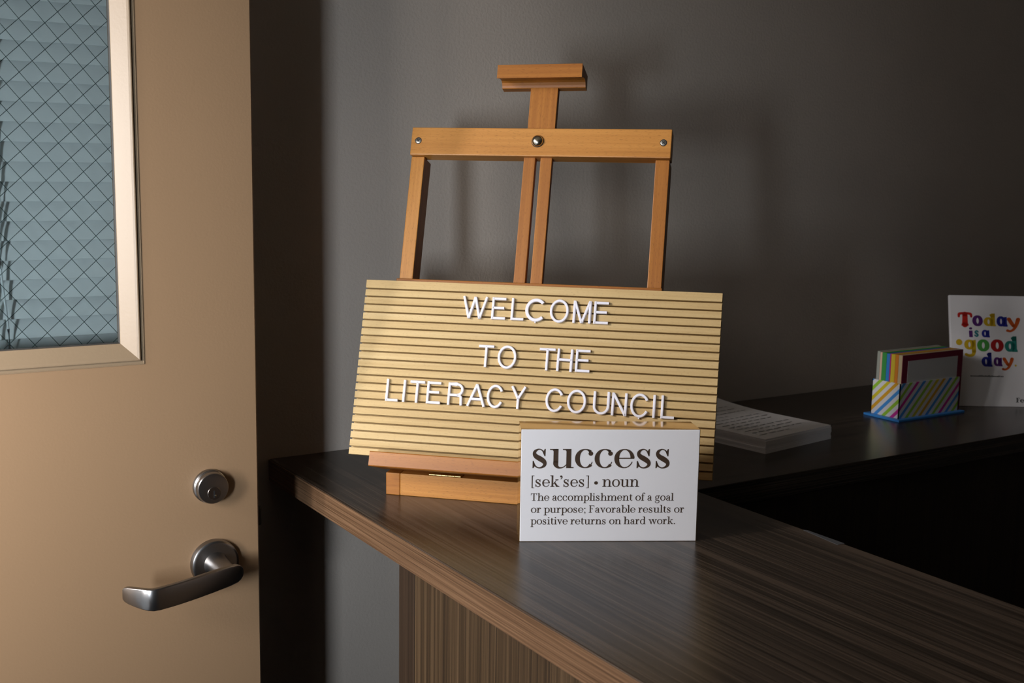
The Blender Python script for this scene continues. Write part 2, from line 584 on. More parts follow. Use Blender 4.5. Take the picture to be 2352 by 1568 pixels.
# inside lever on the far side of the door
ros2 = V((ros.x, DFY + DT, ros.z))
l2 = MB().lathe(ros2, (0, 1, 0), [(-.001, .0212), (.0056, .0206), (.0074, .0150), (.0074, .0092), (.046, .0088), (.046, 0)], 40)
rings2 = [[V((p.x, 2 * (DFY + DT / 2) - p.y, p.z)) for p in rg] for rg in rings]
l2.rings(rings2)
l2.build('lever_handle', M['steel'], door_o, sharp=35)

# ------------------------------------------------------------------ mini blind hung behind the door glass
BY = DFY + DT + .018
bl = empty('mini_blind', ((WX0 + WX1) / 2, BY, GZ0 - .035))
tag(bl, 'white mini blind hanging behind the wired glass of the tan door', 'blind')
sl = MB()
bx0, bx1 = WX0 - .03, WX1 + .02
pitch, zt0 = .0161, .1468
ns = 36
for i in range(-1, ns):
    zc = zt0 + pitch * i + (.0006 * min(i, 3))
    pr = []
    N = 8
    ang = math.radians(66 if i > 2 else 58)
    for j in range(N + 1):
        s_ = (j / N - .5) * .0205
        cv = .0016 * (1 - (2 * j / N - 1) ** 2)
        pr.append((s_ * math.cos(ang) - cv * math.sin(ang), s_ * math.sin(ang) + cv * math.cos(ang)))
    th = .0004
    outl = [(BY + a, zc + b) for a, b in pr] + [(BY + a + th, zc + b - th) for a, b in reversed(pr)]
    sl.extrude(outl, (bx0, 0, 0), V((0, 1, 0)), V((0, 0, 1)), V((1, 0, 0)), bx1 - bx0)
sl.build('slats', M['blind'], bl)
hr = MB().box((bx0, BY - .012, GZ1 + .030), (bx1 - bx0, .022, .02), bev=.002)
hr.build('head_rail', M['blind'], bl)
MB().box((bx0, BY - .008, GZ0 - .036), (bx1 - bx0, .016, .009), bev=.002).build('bottom_rail', M['blind'], bl)
cd = MB()
cd.tube([(-.2662 + .0012 * math.sin(i * .9) + (.0042 if i < 9 else 0) * (1 - i / 9), BY - .0135, GZ0 - .02 + .0165 * i) for i in range(36)], .0011, 6)
cd.tube([(-.2705 + .0016 * math.sin(i * .7 + 2), BY - .0140, GZ0 - .02 + .0165 * i) for i in range(36)], .0011, 6)
cd.build('lift_cord', M['cord'], bl)

# ------------------------------------------------------------------ reception counter
CW, CD, CT = 0.30892, 0.30866, 0.0237
ctr = MB()
Yn = -1.75
r_ = .002
arm = (V((0, 1, 0)), V((1, 0, 0)), V((0, 0, 1)))
# arm: grain along Y
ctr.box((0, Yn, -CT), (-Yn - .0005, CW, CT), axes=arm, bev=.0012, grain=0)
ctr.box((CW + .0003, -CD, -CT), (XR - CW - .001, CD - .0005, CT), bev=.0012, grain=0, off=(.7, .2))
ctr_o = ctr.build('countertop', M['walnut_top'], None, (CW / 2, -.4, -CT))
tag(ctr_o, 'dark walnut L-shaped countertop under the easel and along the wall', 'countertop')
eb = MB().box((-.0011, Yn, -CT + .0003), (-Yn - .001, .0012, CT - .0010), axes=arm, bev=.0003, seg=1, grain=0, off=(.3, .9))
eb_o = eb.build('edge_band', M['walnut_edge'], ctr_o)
eb_o['label'] = 'lighter brown wood edge strip'
tp = MB()
tz = .0003
pts = [(.3068, -.4504), (.3015, -.4935), (.3089 + .0003, -.4940), (.3089 + .0003, -.4530)]
tp.add([(x, y, tz) for x, y in pts] + [(x, y, tz - .0003) for x, y in pts], [[0, 1, 2, 3], [7, 6, 5, 4], [0, 4, 5, 1], [1, 5, 6, 2], [2, 6, 7, 3], [3, 7, 4, 0]])
tag(tp.build('tape_strip', M['tape'], None, (.304, -.47, 0)), 'small strip of clear tape on the far edge of the countertop', 'tape')

bs = empty('reception_desk', (0.03, -.9, FLOOR))
tag(bs, 'walnut reception desk panel with vertical grain under the countertop', 'desk')
PX, PY = 0.012, -0.2735
vert = (V((0, 0, 1)), V((0, 1, 0)), V((1, 0, 0)))
HZ = -CT - FLOOR - .0005
MB().box((PX, Yn + .04, FLOOR), (HZ, PY - .0285 - Yn - .04, .018), axes=vert, bev=.0006, grain=0).build('front_panel', M['walnut_panel'], bs)
st_o = MB().box((PX, PY - .0280, FLOOR), (HZ, .0280, .018), axes=vert, bev=.0006, grain=0, off=(.4, .33)).build('end_stile', M['walnut_dark'], bs)
MB().box((PX + .0185, PY - .02, FLOOR), (XR - PX - .03, .018, HZ), bev=.0006, grain=2).build('light_stop_panel', M['walnut_dark'], bs)  # panel added, in darker walnut, to keep the space under the counter dark

# ------------------------------------------------------------------ easel frame of reference
LY, LN = -0.79092, 0.30793
L0 = V((0.019764, -0.153973, 0.036))
E = V((math.cos(LY), math.sin(LY), 0))
H = V((-math.sin(LY), math.cos(LY), 0))
U = H * math.sin(LN) + V((0, 0, math.cos(LN)))
NN = E.cross(U)                         # out of the board, towards the viewer
mm = .001


def bp(s, t, n=0.0):
    return L0 + E * (s * mm) + U * (t * mm) + NN * (n * mm)


EA = (E, U, NN)
EV = (U, E, NN)      # grain along the upright direction


def hbar(mb, s0, s1, t0, t1, n0, n1, bev=.0006, **kw):
    return mb.box(bp(s0, t0, n0), ((s1 - s0) * mm, (t1 - t0) * mm, (n1 - n0) * mm), axes=EA, bev=bev, grain=0, **kw)


def vbar(mb, s0, s1, t0, t1, n0, n1, bev=.0006, **kw):
    return mb.box(bp(s0, t0, n0), ((t1 - t0) * mm, (s1 - s0) * mm, (n1 - n0) * mm), axes=EV, bev=bev, grain=0, **kw)


ez = empty('tabletop_easel', bp(153, 0, -60) - V((0, 0, bp(153, 0, -60).z)))
tag(ez, 'beech tabletop easel on the countertop holding the slatted letter board', 'easel')
B1, B2 = M['beech'], M['beech_red']
NF = -15.0                              # front plane of the posts
vbar(MB(), 27.2, 40.4, -9, 293, NF - 22.5, NF).build('post', B1, ez)
vbar(MB(), 264.8, 277.9, -9, 293, NF - 22.5, NF).build('post', B2, ez)
tb = hbar(MB(), 26.8, 279.0, 293.5, 321.2, NF - 12, -10.2, bev=.0008)
tb_o = tb.build('top_bar', B1, ez)
hbar(MB(), 25.8, 279.2, 151, 170.6, NF - 12, -10.2, bev=.0008).build('lower_bar', B2, ez)
vbar(MB(), 139.3, 150.6, 2, 296, NF - 7.5, NF).build('rail', B2, ez)
vbar(MB(), 155.5, 166.8, 2, 296, NF - 7.5, NF).build('rail', B2, ez)
vbar(MB(), 140.1, 167.0, 300, 372, NF - 9.5, NF - 1).build('mast', B2, ez)
# canvas clip on the mast: a block with a thin lip hanging behind its front edge
cl = MB()
prof = [(-24, 377.8), (-24, 363.2), (-16.2, 363.2), (-15.6, 363.7), (-15, 365.8), (-13.5, 368.0), (-11, 369.2), (-7, 369.2), (-1, 367.6), (4, 365.8), (7.5, 364.3), (7.8, 364.6), (7.8, 377.5), (7.5, 377.8)]
ct_ = .0145                                            # the clip sits a little askew on the mast
EC, UC = E * math.cos(ct_) + U * math.sin(ct_), U * math.cos(ct_) - E * math.sin(ct_)
cl.extrude([(a * mm, (b - 370) * mm) for a, b in prof], bp(111.7, 369.6, 0), NN, UC, EC, .0816)
cl.build('canvas_clip', B2, ez)
# knob and screws on the top bar
kb = bp(152.4, 308.3, -10.2)
MB().lathe(kb, NN, [(0, .0061), (.0004, .0060)], 40).build('knob_recess_shade', M['black'], tb_o)  # black disc drawn in for the shaded recess around the knob
MB().lathe(kb, NN, [(.0003, .0053), (.0008, .0056), (.0014, .0056), (.0022, .0053), (.0033, .0044), (.0041, .0030), (.0045, .0014), (.0046, 0)], 40).build('knob', M['nickel'], tb_o)
for s_, t_ in ((34.1, 307.7), (271.6, 308.1)):
    c0 = bp(s_, t_, -10.2)
    sw = MB().lathe(c0, NN, [(0, .0033), (.0002, .0033), (.0002, .0029)], 28, mat=1, smooth=False)
    sw.lathe(c0, NN, [(.0000, .0028), (.0005, .0027), (.0007, .0020), (.0007, 0)], 28, mat=0)
    for a_ in (math.radians(35), math.radians(125)):
        d1 = E * math.cos(a_) + U * math.sin(a_)
        d2 = NN.cross(d1)
        sw.box(c0 + NN * .0006 - d1 * .0017 - d2 * .0003, (.0034, .0006, .0003), axes=(d1, d2, NN), mat=1)
    sw.build('screw', [M['zinc'], M['black']], tb_o)
# ledge with a raised front lip
lg = MB()
prof = [(NF - 8, -10.4), (21.2, -10.4), (22, -9.6), (22, 2.4), (21.3, 3.2), (18.2, 3.2), (17.5, 2.4), (17.5, -.4), (NF - 8, -.4)]
lg.extrude([(a * mm, b * mm) for a, b in prof], bp(28.2, 0, 0), NN, U, E, .2500)
lg.build('ledge', B2, ez)
# base: two side rails on the counter, a front rail, a back rail
EH = (H, E, V((0, 0, 1)))
yb = V((0, 0, 1))


def fp(s, h, z=0.0):
    q = L0 + E * (s * mm) + H * (h * mm)
    return V((q.x, q.y, z * mm))


for s_ in (36.2, 256.6):
    MB().box(fp(s_, 1.5), (.176, .0134, .0208), axes=EH, bev=.0007, grain=0).build('side_rail', B2, ez)
fr_o = MB().box(fp(49.8, 1.7), (.2066, .0134, .0208), axes=(E, H, yb), bev=.0007, grain=0).build('front_rail', B1, ez)
MB().box(fp(49.8, 160), (.2066, .0120, .0208), axes=(E, H, yb), bev=.0007, grain=0).build('back_rail', B2, ez)
for s_ in (77.8, 197.5):
    hg = MB()
    for i in range(5):
        a0, a1 = fp(s_ + i * 6.1, 2.6, 21.6), fp(s_ + i * 6.1 + 5.7, 2.6, 21.6)
        hg.tube([a0, a1], .0011, 10)
    hg.box(fp(s_, 3.4, 20.9), (.0302, .008, .0008), axes=(E, H, yb))
    hg.build('hinge', M['brass'], ez)
# prop strut behind the board
p0, p1 = bp(153, 150, NF - 13), fp(153, 157, 19)
dv = (p1 - p0)
ln = dv.length
dv.normalize()
sd = E
nv = sd.cross(dv)
MB().box(p0 - sd * .008 - nv * .004, (ln, .016, .008), axes=(dv, sd, nv), bev=.0006, grain=0).build('prop_strut', B2, ez)

# ------------------------------------------------------------------ slatted letter board
lb = MB()
BD = 6.0
# slats on one backing, open grooves between them
edges = [0.2] + [x for i in range(21) for x in (7.35 + 7.505 * i - .72, 7.35 + 7.505 * i + .72)] + [166.0]
for i in range(22):
    t0, t1 = edges[2 * i], edges[2 * i + 1]
    lb.box(bp(0, t0, -BD), (.33408, (t1 - t0) * mm, BD * mm), axes=EA, bev=.00022, seg=1, grain=0, off=(i * .37, i * .011))
lb.box(bp(0, .2, -9.9), (.33408, .1658, (9.9 - BD) * mm + .00005), axes=EA, grain=0, off=(2.2, .4))
lb_o = lb.build('letter_board', M['board'], None, bp(167, 0, -5))
tag(lb_o, 'pale wooden slatted board spelling a welcome message, resting on the easel ledge', 'letter board')


# ------------------------------------------------------------------ pen strokes
def smooth_path(pts, n=8):
    """Catmull-Rom through (x, y, w)"""
    if len(pts) < 3:
        return [tuple(p) for p in pts]
    P = [pts[0]] + list(pts) + [pts[-1]]
    out = []
    for i in range(1, len(P) - 2):
        a, b, c, d = P[i - 1], P[i], P[i + 1], P[i + 2]
        for k in range(n):
            t = k / n
            out.append(tuple(.5 * (2 * b[q] + (c[q] - a[q]) * t + (2 * a[q] - 5 * b[q] + 4 * c[q] - d[q]) * t * t + (3 * b[q] - a[q] - 3 * c[q] + d[q]) * t ** 3) for q in range(3)))
    out.append(tuple(P[-2]))
    return out


def ribbon(pts, closed=False):
    """variable-width stroke as quads"""
    n = len(pts)
    Ls, Rs = [], []
    for i in range(n):
        if closed:
            a, b = pts[(i - 1) % n], pts[(i + 1) % n]
        else:
            a, b = pts[max(i - 1, 0)], pts[min(i + 1, n - 1)]
        dx, dy = b[0] - a[0], b[1] - a[1]
        q = math.hypot(dx, dy) or 1
        nx, ny = -dy / q, dx / q
        x, y, w_ = pts[i]
        Ls.append((x + nx * w_ / 2, y + ny * w_ / 2))
        Rs.append((x - nx * w_ / 2, y - ny * w_ / 2))
    out = []
    for i in range(n if closed else n - 1):
        j = (i + 1) % n
        out.append([Rs[i], Rs[j], Ls[j], Ls[i]])
    return out


def disc(cx, cy, r, n=18, ry=None):
    return [[(cx + r * math.cos(2 * math.pi * k / n), cy + (ry or r) * math.sin(2 * math.pi * k / n)) for k in range(n)]]


# ------------------------------------------------------------------ the plastic letters
SW = 2.35            # stroke width, mm


def letter_strokes(ch, w_, h, sw):
    """centre-line strokes (mm) in a w x h box: list of (points, closed)"""
    a = sw / 2
    l, r, b, t = a, w_ - a, a, h - a
    cx = w_ / 2

    def arc(cx_, cy_, rx, ry, d0, d1, n=28):
        return [(cx_ + rx * math.cos(math.radians(d0 + (d1 - d0) * k / n)), cy_ + ry * math.sin(math.radians(d0 + (d1 - d0) * k / n))) for k in range(n + 1)]

    ov = .55
    if ch == 'W': return [([(l, h), (w_ * .29, 0)], 0), ([(w_ * .29, 0), (cx, h - .3)], 0), ([(cx, h - .3), (w_ * .71, 0)], 0), ([(w_ * .71, 0), (r, h)], 0)]
    if ch == 'E': return [([(l, 0), (l, h)], 0), ([(l, t), (w_ - .2, t)], 0), ([(l, h * .525), (w_ - 1.5, h * .525)], 0), ([(l, b), (w_, b)], 0)]
    if ch == 'L': return [([(l, 0), (l, h)], 0), ([(l, b), (w_, b)], 0)]
    if ch == 'T': return [([(0, t), (w_, t)], 0), ([(cx, 0), (cx, t)], 0)]
    if ch == 'I': return [([(cx, 0), (cx, h)], 0)]
    if ch == 'H': return [([(l, 0), (l, h)], 0), ([(r, 0), (r, h)], 0), ([(l, h * .52), (r, h * .52)], 0)]
    if ch == 'O': return [(arc(cx, h / 2, cx - a, h / 2 - a + ov, 0, 360, 44)[:-1], 1)]
    if ch == 'C': return [(arc(cx + .4, h / 2, cx + .1 - a, h / 2 - a + ov, 30, 330, 40), 0)]
    if ch == 'G': return [(arc(cx + .2, h / 2, cx - a + .9, h / 2 - a + ov, 44, 316, 40), 0)]      # wide-cut C
    if ch == 'M': return [([(l, 0), (l, h)], 0), ([(r, 0), (r, h)], 0), ([(l + .3, h - .4), (cx, .2)], 0), ([(cx, .2), (r - .3, h - .4)], 0)]
    if ch == 'N': return [([(l, 0), (l, h)], 0), ([(r, 0), (r, h)], 0), ([(l + .2, h - .6), (r - .2, .6)], 0)]
    if ch == 'A': return [([(l - .3, 0), (cx, h - .2)], 0), ([(cx, h - .2), (r + .3, 0)], 0), ([(w_ * .24, h * .33), (w_ * .76, h * .33)], 0)]
    if ch == 'Y': return [([(l, h), (cx, h * .45)], 0), ([(cx, h * .45), (r, h)], 0), ([(cx, 0), (cx, h * .47)], 0)]
    if ch == 'U': return [([(l, h)] + arc(cx, cx - a + a - ov * .3, cx - a, cx - a, 180, 360, 24) + [(r, h)], 0)]
    if ch == 'R':
        ry_ = h * .245
        top = [(l, t), (w_ * .55, t)] + arc(w_ * .55, t - ry_, w_ * .45 - a, ry_, 90, -90, 18) + [(l, t - 2 * ry_)]
        return [([(l, 0), (l, h)], 0), (top, 0), (arc(w_ * .52, t - 2 * ry_ - 2.2, w_ * .40 - a + .3, 2.2, 80, 0, 8) + [(r - .4, 0)], 0)]
    return []


def letter_mesh(ch, w_, h, sw, tilt=0.0):
    mb = MB()
    d, c = 3.0, .45
    ct, s_t = math.cos(tilt), math.sin(tilt)

    def X(p, n):
        x, y = p
        return (x * ct - y * s_t, x * s_t + y * ct, n)
    for pts, closed in letter_strokes(ch, w_, h, sw):
        n = len(pts)
        rings_ = []
        for i in range(n):
            if closed:
                a_, b_ = pts[i - 1], pts[(i + 1) % n]
            else:
                a_, b_ = pts[max(i - 1, 0)], pts[min(i + 1, n - 1)]
            dx, dy = b_[0] - a_[0], b_[1] - a_[1]
            q = math.hypot(dx, dy)
            if not closed and 0 < i < n - 1:            # keep the width through a mitred corner
                u1 = V((pts[i][0] - a_[0], pts[i][1] - a_[1])).normalized()
                u2 = V((b_[0] - pts[i][0], b_[1] - pts[i][1])).normalized()
                k_ = 1 / max(.5, math.sqrt((1 + u1.dot(u2)) / 2))
            else:
                k_ = 1
            nx, ny = -dy / q * k_, dx / q * k_
            x, y = pts[i]
            rings_.append([X((x + nx * o_, y + ny * o_), z) for o_, z in ((sw / 2, 0), (sw / 2, d - c), (sw / 2 - c, d), (-sw / 2 + c, d), (-sw / 2, d - c), (-sw / 2, 0))])
        if closed:
            m = 6
            verts = [p for r0 in rings_ for p in r0]
            faces = [[i * m + k, i * m + (k + 1) % m, ((i + 1) % n) * m + (k + 1) % m, ((i + 1) % n) * m + k] for i in range(n) for k in range(m)]
            mb.add(verts, faces)
        else:
            mb.rings(rings_, smooth=False)
    return mb


LETTERS = [
    # word, character, left edge, baseline, width, label tail
    ('WELCOME', 'W', 97.0, 132.8, 24.2, 'opening WELCOME on the board\'s top line'),
    ('WELCOME', 'E', 125.2, 132.8, 13.3, 'just after the W of WELCOME'),
    ('WELCOME', 'L', 143.6, 132.8, 12.1, 'in the word WELCOME'),
    ('WELCOME', 'G', 157.6, 132.8, 18.4, 'with slanted ends, in WELCOME, thicker than its neighbours'),
    ('WELCOME', 'O', 179.9, 132.8, 17.5, 'in the word WELCOME'),
    ('WELCOME', 'M', 201.3, 132.8, 16.7, 'in the word WELCOME'),
    ('WELCOME', 'E', 220.4, 132.8, 13.4, 'closing WELCOME, just after its M'),
    ('TO', 'T', 116.5, 88.0, 14.3, 'in the word TO'),
    ('TO', 'O', 134.8, 88.0, 17.6, 'in the word TO'),
    ('THE', 'T', 173.5, 88.0, 14.6, 'in the word THE'),
    ('THE', 'H', 189.8, 88.0, 14.5, 'in the word THE'),
    ('THE', 'E', 207.0, 88.2, 13.3, 'in the word THE'),
    ('LITERACY', 'L', 31.1, 51.4, 12.1, 'opening LITERACY on the board\'s bottom line'),
    ('LITERACY', 'I', 47.6, 51.4, 2.4, 'in the word LITERACY'),
    ('LITERACY', 'T', 54.2, 51.4, 14.0, 'in the word LITERACY'),
    ('LITERACY', 'E', 70.6, 51.4, 13.4, 'in the word LITERACY'),
    ('LITERACY', 'R', 90.8, 51.4, 14.8, 'in the word LITERACY'),
    ('LITERACY', 'A', 109.4, 51.4, 17.2, 'in the word LITERACY'),
    ('LITERACY', 'C', 127.5, 51.4, 15.6, 'in the word LITERACY'),
    ('LITERACY', 'Y', 149.8, 51.4, 14.6, 'closing the word LITERACY'),
    ('COUNCIL', 'C', 182.1, 51.2, 16.6, 'opening the word COUNCIL'),
    ('COUNCIL', 'O', 202.1, 51.2, 17.4, 'in the word COUNCIL'),
    ('COUNCIL', 'U', 225.7, 51.2, 14.8, 'in the word COUNCIL'),
    ('COUNCIL', 'N', 242.3, 51.0, 13.9, 'in the word COUNCIL'),
    ('COUNCIL', 'C', 258.8, 51.0, 16.6, 'between N and I of COUNCIL'),
    ('COUNCIL', 'I', 279.0, 51.0, 2.4, 'in the word COUNCIL'),
    ('COUNCIL', 'L', 286.2, 51.0, 11.9, 'closing the word COUNCIL'),
]
for wd, ch, s0, t0, ww, tail in LETTERS:
    sw = 3.0 if ch == 'G' else SW
    tl = {('THE', 'H'): -.012, ('COUNCIL', 'N'): -.006}.get((wd, ch), 0.0)
    lm = letter_mesh(ch, ww, 20.5, sw, tl)
    if (wd, ch) in (('WELCOME', 'G'), ('COUNCIL', 'C')) and s0 != 182.1:
        lm.box((ww / 2 - .5, -1.7, .6), (1.2, 1.6, 1.6), bev=.2)         # moulding nub under the bowl
    lm.v = [bp(s0 + p.x, t0 + p.y, p.z + .02) for p in lm.v]
    o = lm.build('plastic_letter', M['letter'], None, bp(s0 + ww / 2, t0, 1.5))
    tag(o, 'white plastic letter %s %s' % ('C' if ch == 'G' else ch, tail), 'letter', 'letters on the slatted board')


# ------------------------------------------------------------------ serif lettering
def serif(ch, T, t):
    """polygons and advance width; x-height 1, T thick and t thin strokes"""
    P = []
    AS, DS = 1.52, -.50

    def stem(x, y0, y1, w_=None):
        w_ = w_ or T
        P.append([(x - w_ / 2, y0), (x + w_ / 2, y0), (x + w_ / 2, y1), (x - w_ / 2, y1)])

    def slab(x, y, w_):
        P.append([(x - w_ / 2, y), (x + w_ / 2, y), (x + w_ / 2, y + t), (x - w_ / 2, y + t)])
        s = 1 if y < .5 else -1
        yy = y + t if s > 0 else y
        P.append([(x - T / 2 - .05, yy), (x + T / 2 + .05, yy), (x + T / 2, yy + s * .07), (x - T / 2, yy + s * .07)])

    def flag(x, y):
        P.append([(x - T / 2 - .17, y - t), (x + T / 2, y - t - .02), (x + T / 2, y), (x - T / 2 - .17, y)])
        P.append([(x - T / 2 - .05, y - t), (x - T / 2, y - t - .07), (x - T / 2, y - t)])

    def cur(*pts):
        P.extend(ribbon(smooth_path(pts, 9)))

    def bowl(cx, cy, rx, ry, a0, a1, thick=T, n=40):
        pts = []
        for k in range(n + 1):
            g = math.radians(a0 + (a1 - a0) * k / n)
            w_ = t + (thick - t) * abs(math.cos(g)) ** 1.5
            pts.append(((rx) * math.cos(g) + cx, ry * math.sin(g) + cy, w_))
        P.extend(ribbon(pts))

    def line(x0, y0, x1, y1, w_):
        P.extend(ribbon([(x0, y0, w_), (x1, y1, w_)]))

    if ch == 's':
        cur((.60, .70, t), (.52, .90, t * 1.2), (.36, .985, t * 1.1), (.19, .90, T * .55), (.135, .76, T * .72), (.22, .61, T), (.40, .49, T * 1.12), (.57, .36, T), (.635, .22, T * .72), (.57, .09, T * .55), (.38, .012, t * 1.2), (.20, .09, t * 1.3), (.10, .30, t))
        P.append([(.60, .62), (.655, .62), (.665, 1.0), (.615, 1.0), (.55, .86)])
        P.append([(.05, 0), (.10, 0), (.18, .14), (.105, .38), (.055, .38)])
        return P, .87
    if ch == 'u':
        stem(.25, .3, 1); flag(.25, 1)
        cur((.25, .34, T), (.25, .20, T), (.33, .06, T * .6), (.48, .015, t * 1.4), (.64, .07, t), (.78, .22, t * .8))
        stem(.86, 0, 1); flag(.86, 1)
        P.append([(.86, 0), (1.10, 0), (1.10, t), (.86, t + .02)])
        return P, 1.15
    if ch in 'ce':
        if ch == 'c':
            bowl(.46, .5, .37, .475, 48, 318)
            P.extend(disc(.72, .76, .115))
            cur((.70, .845, t * 2), (.66, .92, t * 1.6), (.58, .965, t))
            cur((.735, .18, t), (.775, .27, t * .9), (.79, .33, t * .7))
            return P, .90
        bowl(.48, .5, .385, .475, -42, -360 + 2, T)
        P.clear()
        pts = []
        for k in range(49):
            g = math.radians(4 + (318 - 4) * k / 48)
            w_ = t + (T * (1 if math.cos(g) < 0 else .85) - t) * abs(math.cos(g)) ** 1.5
            if k > 42:
                w_ = t * 1.1
            pts.append((.47 + .375 * math.cos(g), .5 + .475 * math.sin(g), w_))
        P.extend(ribbon(pts))
        line(.14, .515, .93, .515, t * 1.1)
        cur((.745, .175, t), (.81, .27, t * .9), (.83, .34, t * .7))
        return P, .97
    if ch == 'o':
        bowl(.50, .5, .39, .475, 0, 360); return P, 1.02
    if ch in 'nmhr':
        y1 = AS if ch == 'h' else 1
        stem(.25, 0, y1); flag(.25, y1); slab(.25, 0, T + .34)
        if ch == 'r':
            cur((.36, .55, t), (.42, .80, t), (.52, .95, t * 1.5), (.62, .97, t * 2.2))
            P.extend(disc(.66, .86, .115))
            return P, .82
        n = 2 if ch == 'm' else 1
        for i in range(n):
            x = .25 + .63 * i
            cur((x + T * .4, .60, t), (x + .18, .86, t), (x + .36, .985, t * 1.3), (x + .55, .90, T * .65), (x + .63, .72, T), (x + .63, .5, T))
            stem(x + .63, 0, .54); slab(x + .63, 0, T + .34)
        return P, 1.15 + .63 * (n - 1)
    if ch == 'l':
        stem(.25, 0, AS); flag(.25, AS); slab(.25, 0, T + .34); return P, .52
    if ch == 'i':
        stem(.25, 0, 1); flag(.25, 1); slab(.25, 0, T + .34); P.extend(disc(.23, 1.34, .125)); return P, .52
    if ch == 'k':
        stem(.25, 0, AS); flag(.25, AS); slab(.25, 0, T + .34)
        line(.34, .36, .80, .96, t); slab(.80, 1 - t, .40)
        P.append([(.42, .52), (.58, .66), (1.0, 0), (.75, 0)]); slab(.90, 0, .46)
        return P, 1.10
    if ch in 'bpdgq':
        if ch == 'b':
            stem(.25, 0, AS); flag(.25, AS); bowl(.56, .5, .37, .475, -140, 140); return P, 1.03
        if ch == 'p':
            stem(.25, DS, 1); flag(.25, 1); slab(.25, DS, T + .34); bowl(.56, .5, .37, .475, -140, 140); return P, 1.05
        if ch == 'd':
            stem(.82, 0, AS); flag(.82, AS); bowl(.50, .5, .37, .475, 40, 320); P.append([(.82, 0), (1.06, 0), (1.06, t), (.82, t + .02)]); return P, 1.10
        bowl(.42, .66, .26, .305, 0, 360, T * .8)
        cur((.62, .84, t), (.70, .95, t * 1.3), (.80, .98, t * 2))
        P.extend(disc(.85, .93, .085))
        cur((.25, .42, t), (.16, .30, t * 1.4), (.20, .17, T * .5), (.42, .10, T * .8), (.68, .04, T * .8), (.80, -.12, T * .7), (.74, -.34, t * 1.4), (.45, -.46, t * 1.3), (.16, -.36, T * .5), (.10, -.20, T * .5), (.22, -.02, t * 1.3), (.34, .10, t))
        return P, .94
    if ch == 'a':
        P.extend(disc(.20, .74, .11))
        cur((.15, .78, t * 1.6), (.26, .93, t * 1.2), (.42, .98, t * 1.3), (.58, .88, T * .7), (.62, .68, T), (.62, .3, T), (.63, .14, T * .7), (.72, .04, t * 1.6), (.82, .10, t))
        cur((.60, .58, t), (.40, .53, t * 1.5), (.20, .42, T * .7), (.14, .24, T * .9), (.22, .07, T * .5), (.36, .03, t * 1.3), (.52, .12, t), (.60, .26, t))
        return P, .90
    if ch == 't':
        cur((.28, 1.28, t), (.26, 1.05, T), (.26, .6, T), (.26, .25, T), (.33, .07, T * .6), (.46, .03, t * 1.3), (.58, .14, t))
        P.append([(.04, 1 - t), (.58, 1 - t), (.58, 1), (.04, 1)])
        return P, .64
    if ch == 'f':
        stem(.26, 0, 1.2); slab(.26, 0, T + .36)
        P.append([(.04, 1 - t), (.58, 1 - t), (.58, 1), (.04, 1)])
        cur((.26, 1.15, T), (.29, 1.38, T * .7), (.42, 1.51, t * 1.4), (.58, 1.50, t * 2)); P.extend(disc(.64, 1.40, .10))
        return P, .62
    if ch in 'vw':
        n = 2 if ch == 'w' else 1
        for i in range(n):
            x = .58 * i
            P.append([(.10 + x, 1), (.10 + x + T * 1.1, 1), (.52 + x + t, 0), (.46 + x, 0)])
            line(.50 + x, .02, .80 + x - (.06 if i < n - 1 else 0), .97, t)
            slab(.20 + x, 1 - t, .44)
        slab(.80 + .58 * (n - 1), 1 - t, .34)
        return P, .98 + .58 * (n - 1)
    if ch == 'T':
        stem(.60, 0, 1.45); slab(.60, 0, T + .42)
        P.append([(.06, 1.45 - t), (1.14, 1.45 - t), (1.14, 1.45), (.06, 1.45)])
        P.append([(.06, 1.45), (.05, 1.02), (.09, 1.02), (.22, 1.41)])
        P.append([(1.14, 1.45), (.98, 1.41), (1.11, 1.02), (1.15, 1.02)])
        return P, 1.22
    if ch == 'F':
        stem(.30, 0, 1.45); slab(.30, 0, T + .40)
        P.append([(.06, 1.45 - t), (1.0, 1.45 - t), (1.0, 1.45), (.06, 1.45)])
        P.append([(1.0, 1.45), (.86, 1.41), (.98, 1.06), (1.02, 1.06)])
        P.append([(.3, .74), (.72, .74), (.72, .74 + t), (.3, .74 + t)])
        P.append([(.70, .60), (.75, .60), (.75, .95), (.70, .95)])
        return P, 1.10
    if ch == '[':
        stem(.18, -.18, 1.50, t * 1.7); P.append([(.14, 1.5 - t), (.44, 1.5 - t), (.44, 1.5), (.14, 1.5)]); P.append([(.14, -.18), (.44, -.18), (.44, -.18 + t), (.14, -.18 + t)])
        return P, .50
    if ch == ']':
        stem(.32, -.18, 1.50, t * 1.7); P.append([(.06, 1.5 - t), (.36, 1.5 - t), (.36, 1.5), (.06, 1.5)]); P.append([(.06, -.18), (.36, -.18), (.36, -.18 + t), (.06, -.18 + t)])
        return P, .50
    if ch == "'":
        P.extend(disc(.19, 1.38, .135)); cur((.28, 1.40, .12), (.29, 1.20, .11), (.14, 1.00, t)); return P, .42
    if ch == '*':
        P.extend(disc(.32, .52, .235)); return P, .64
    if ch == '.':
        P.extend(disc(.20, .11, .125)); return P, .40
    if ch == ';':
        P.extend(disc(.20, .86, .125)); P.extend(disc(.20, .11, .115)); cur((.28, .12, .10), (.29, -.06, .08), (.16, -.24, t * .7)); return P, .42
    return P, .42


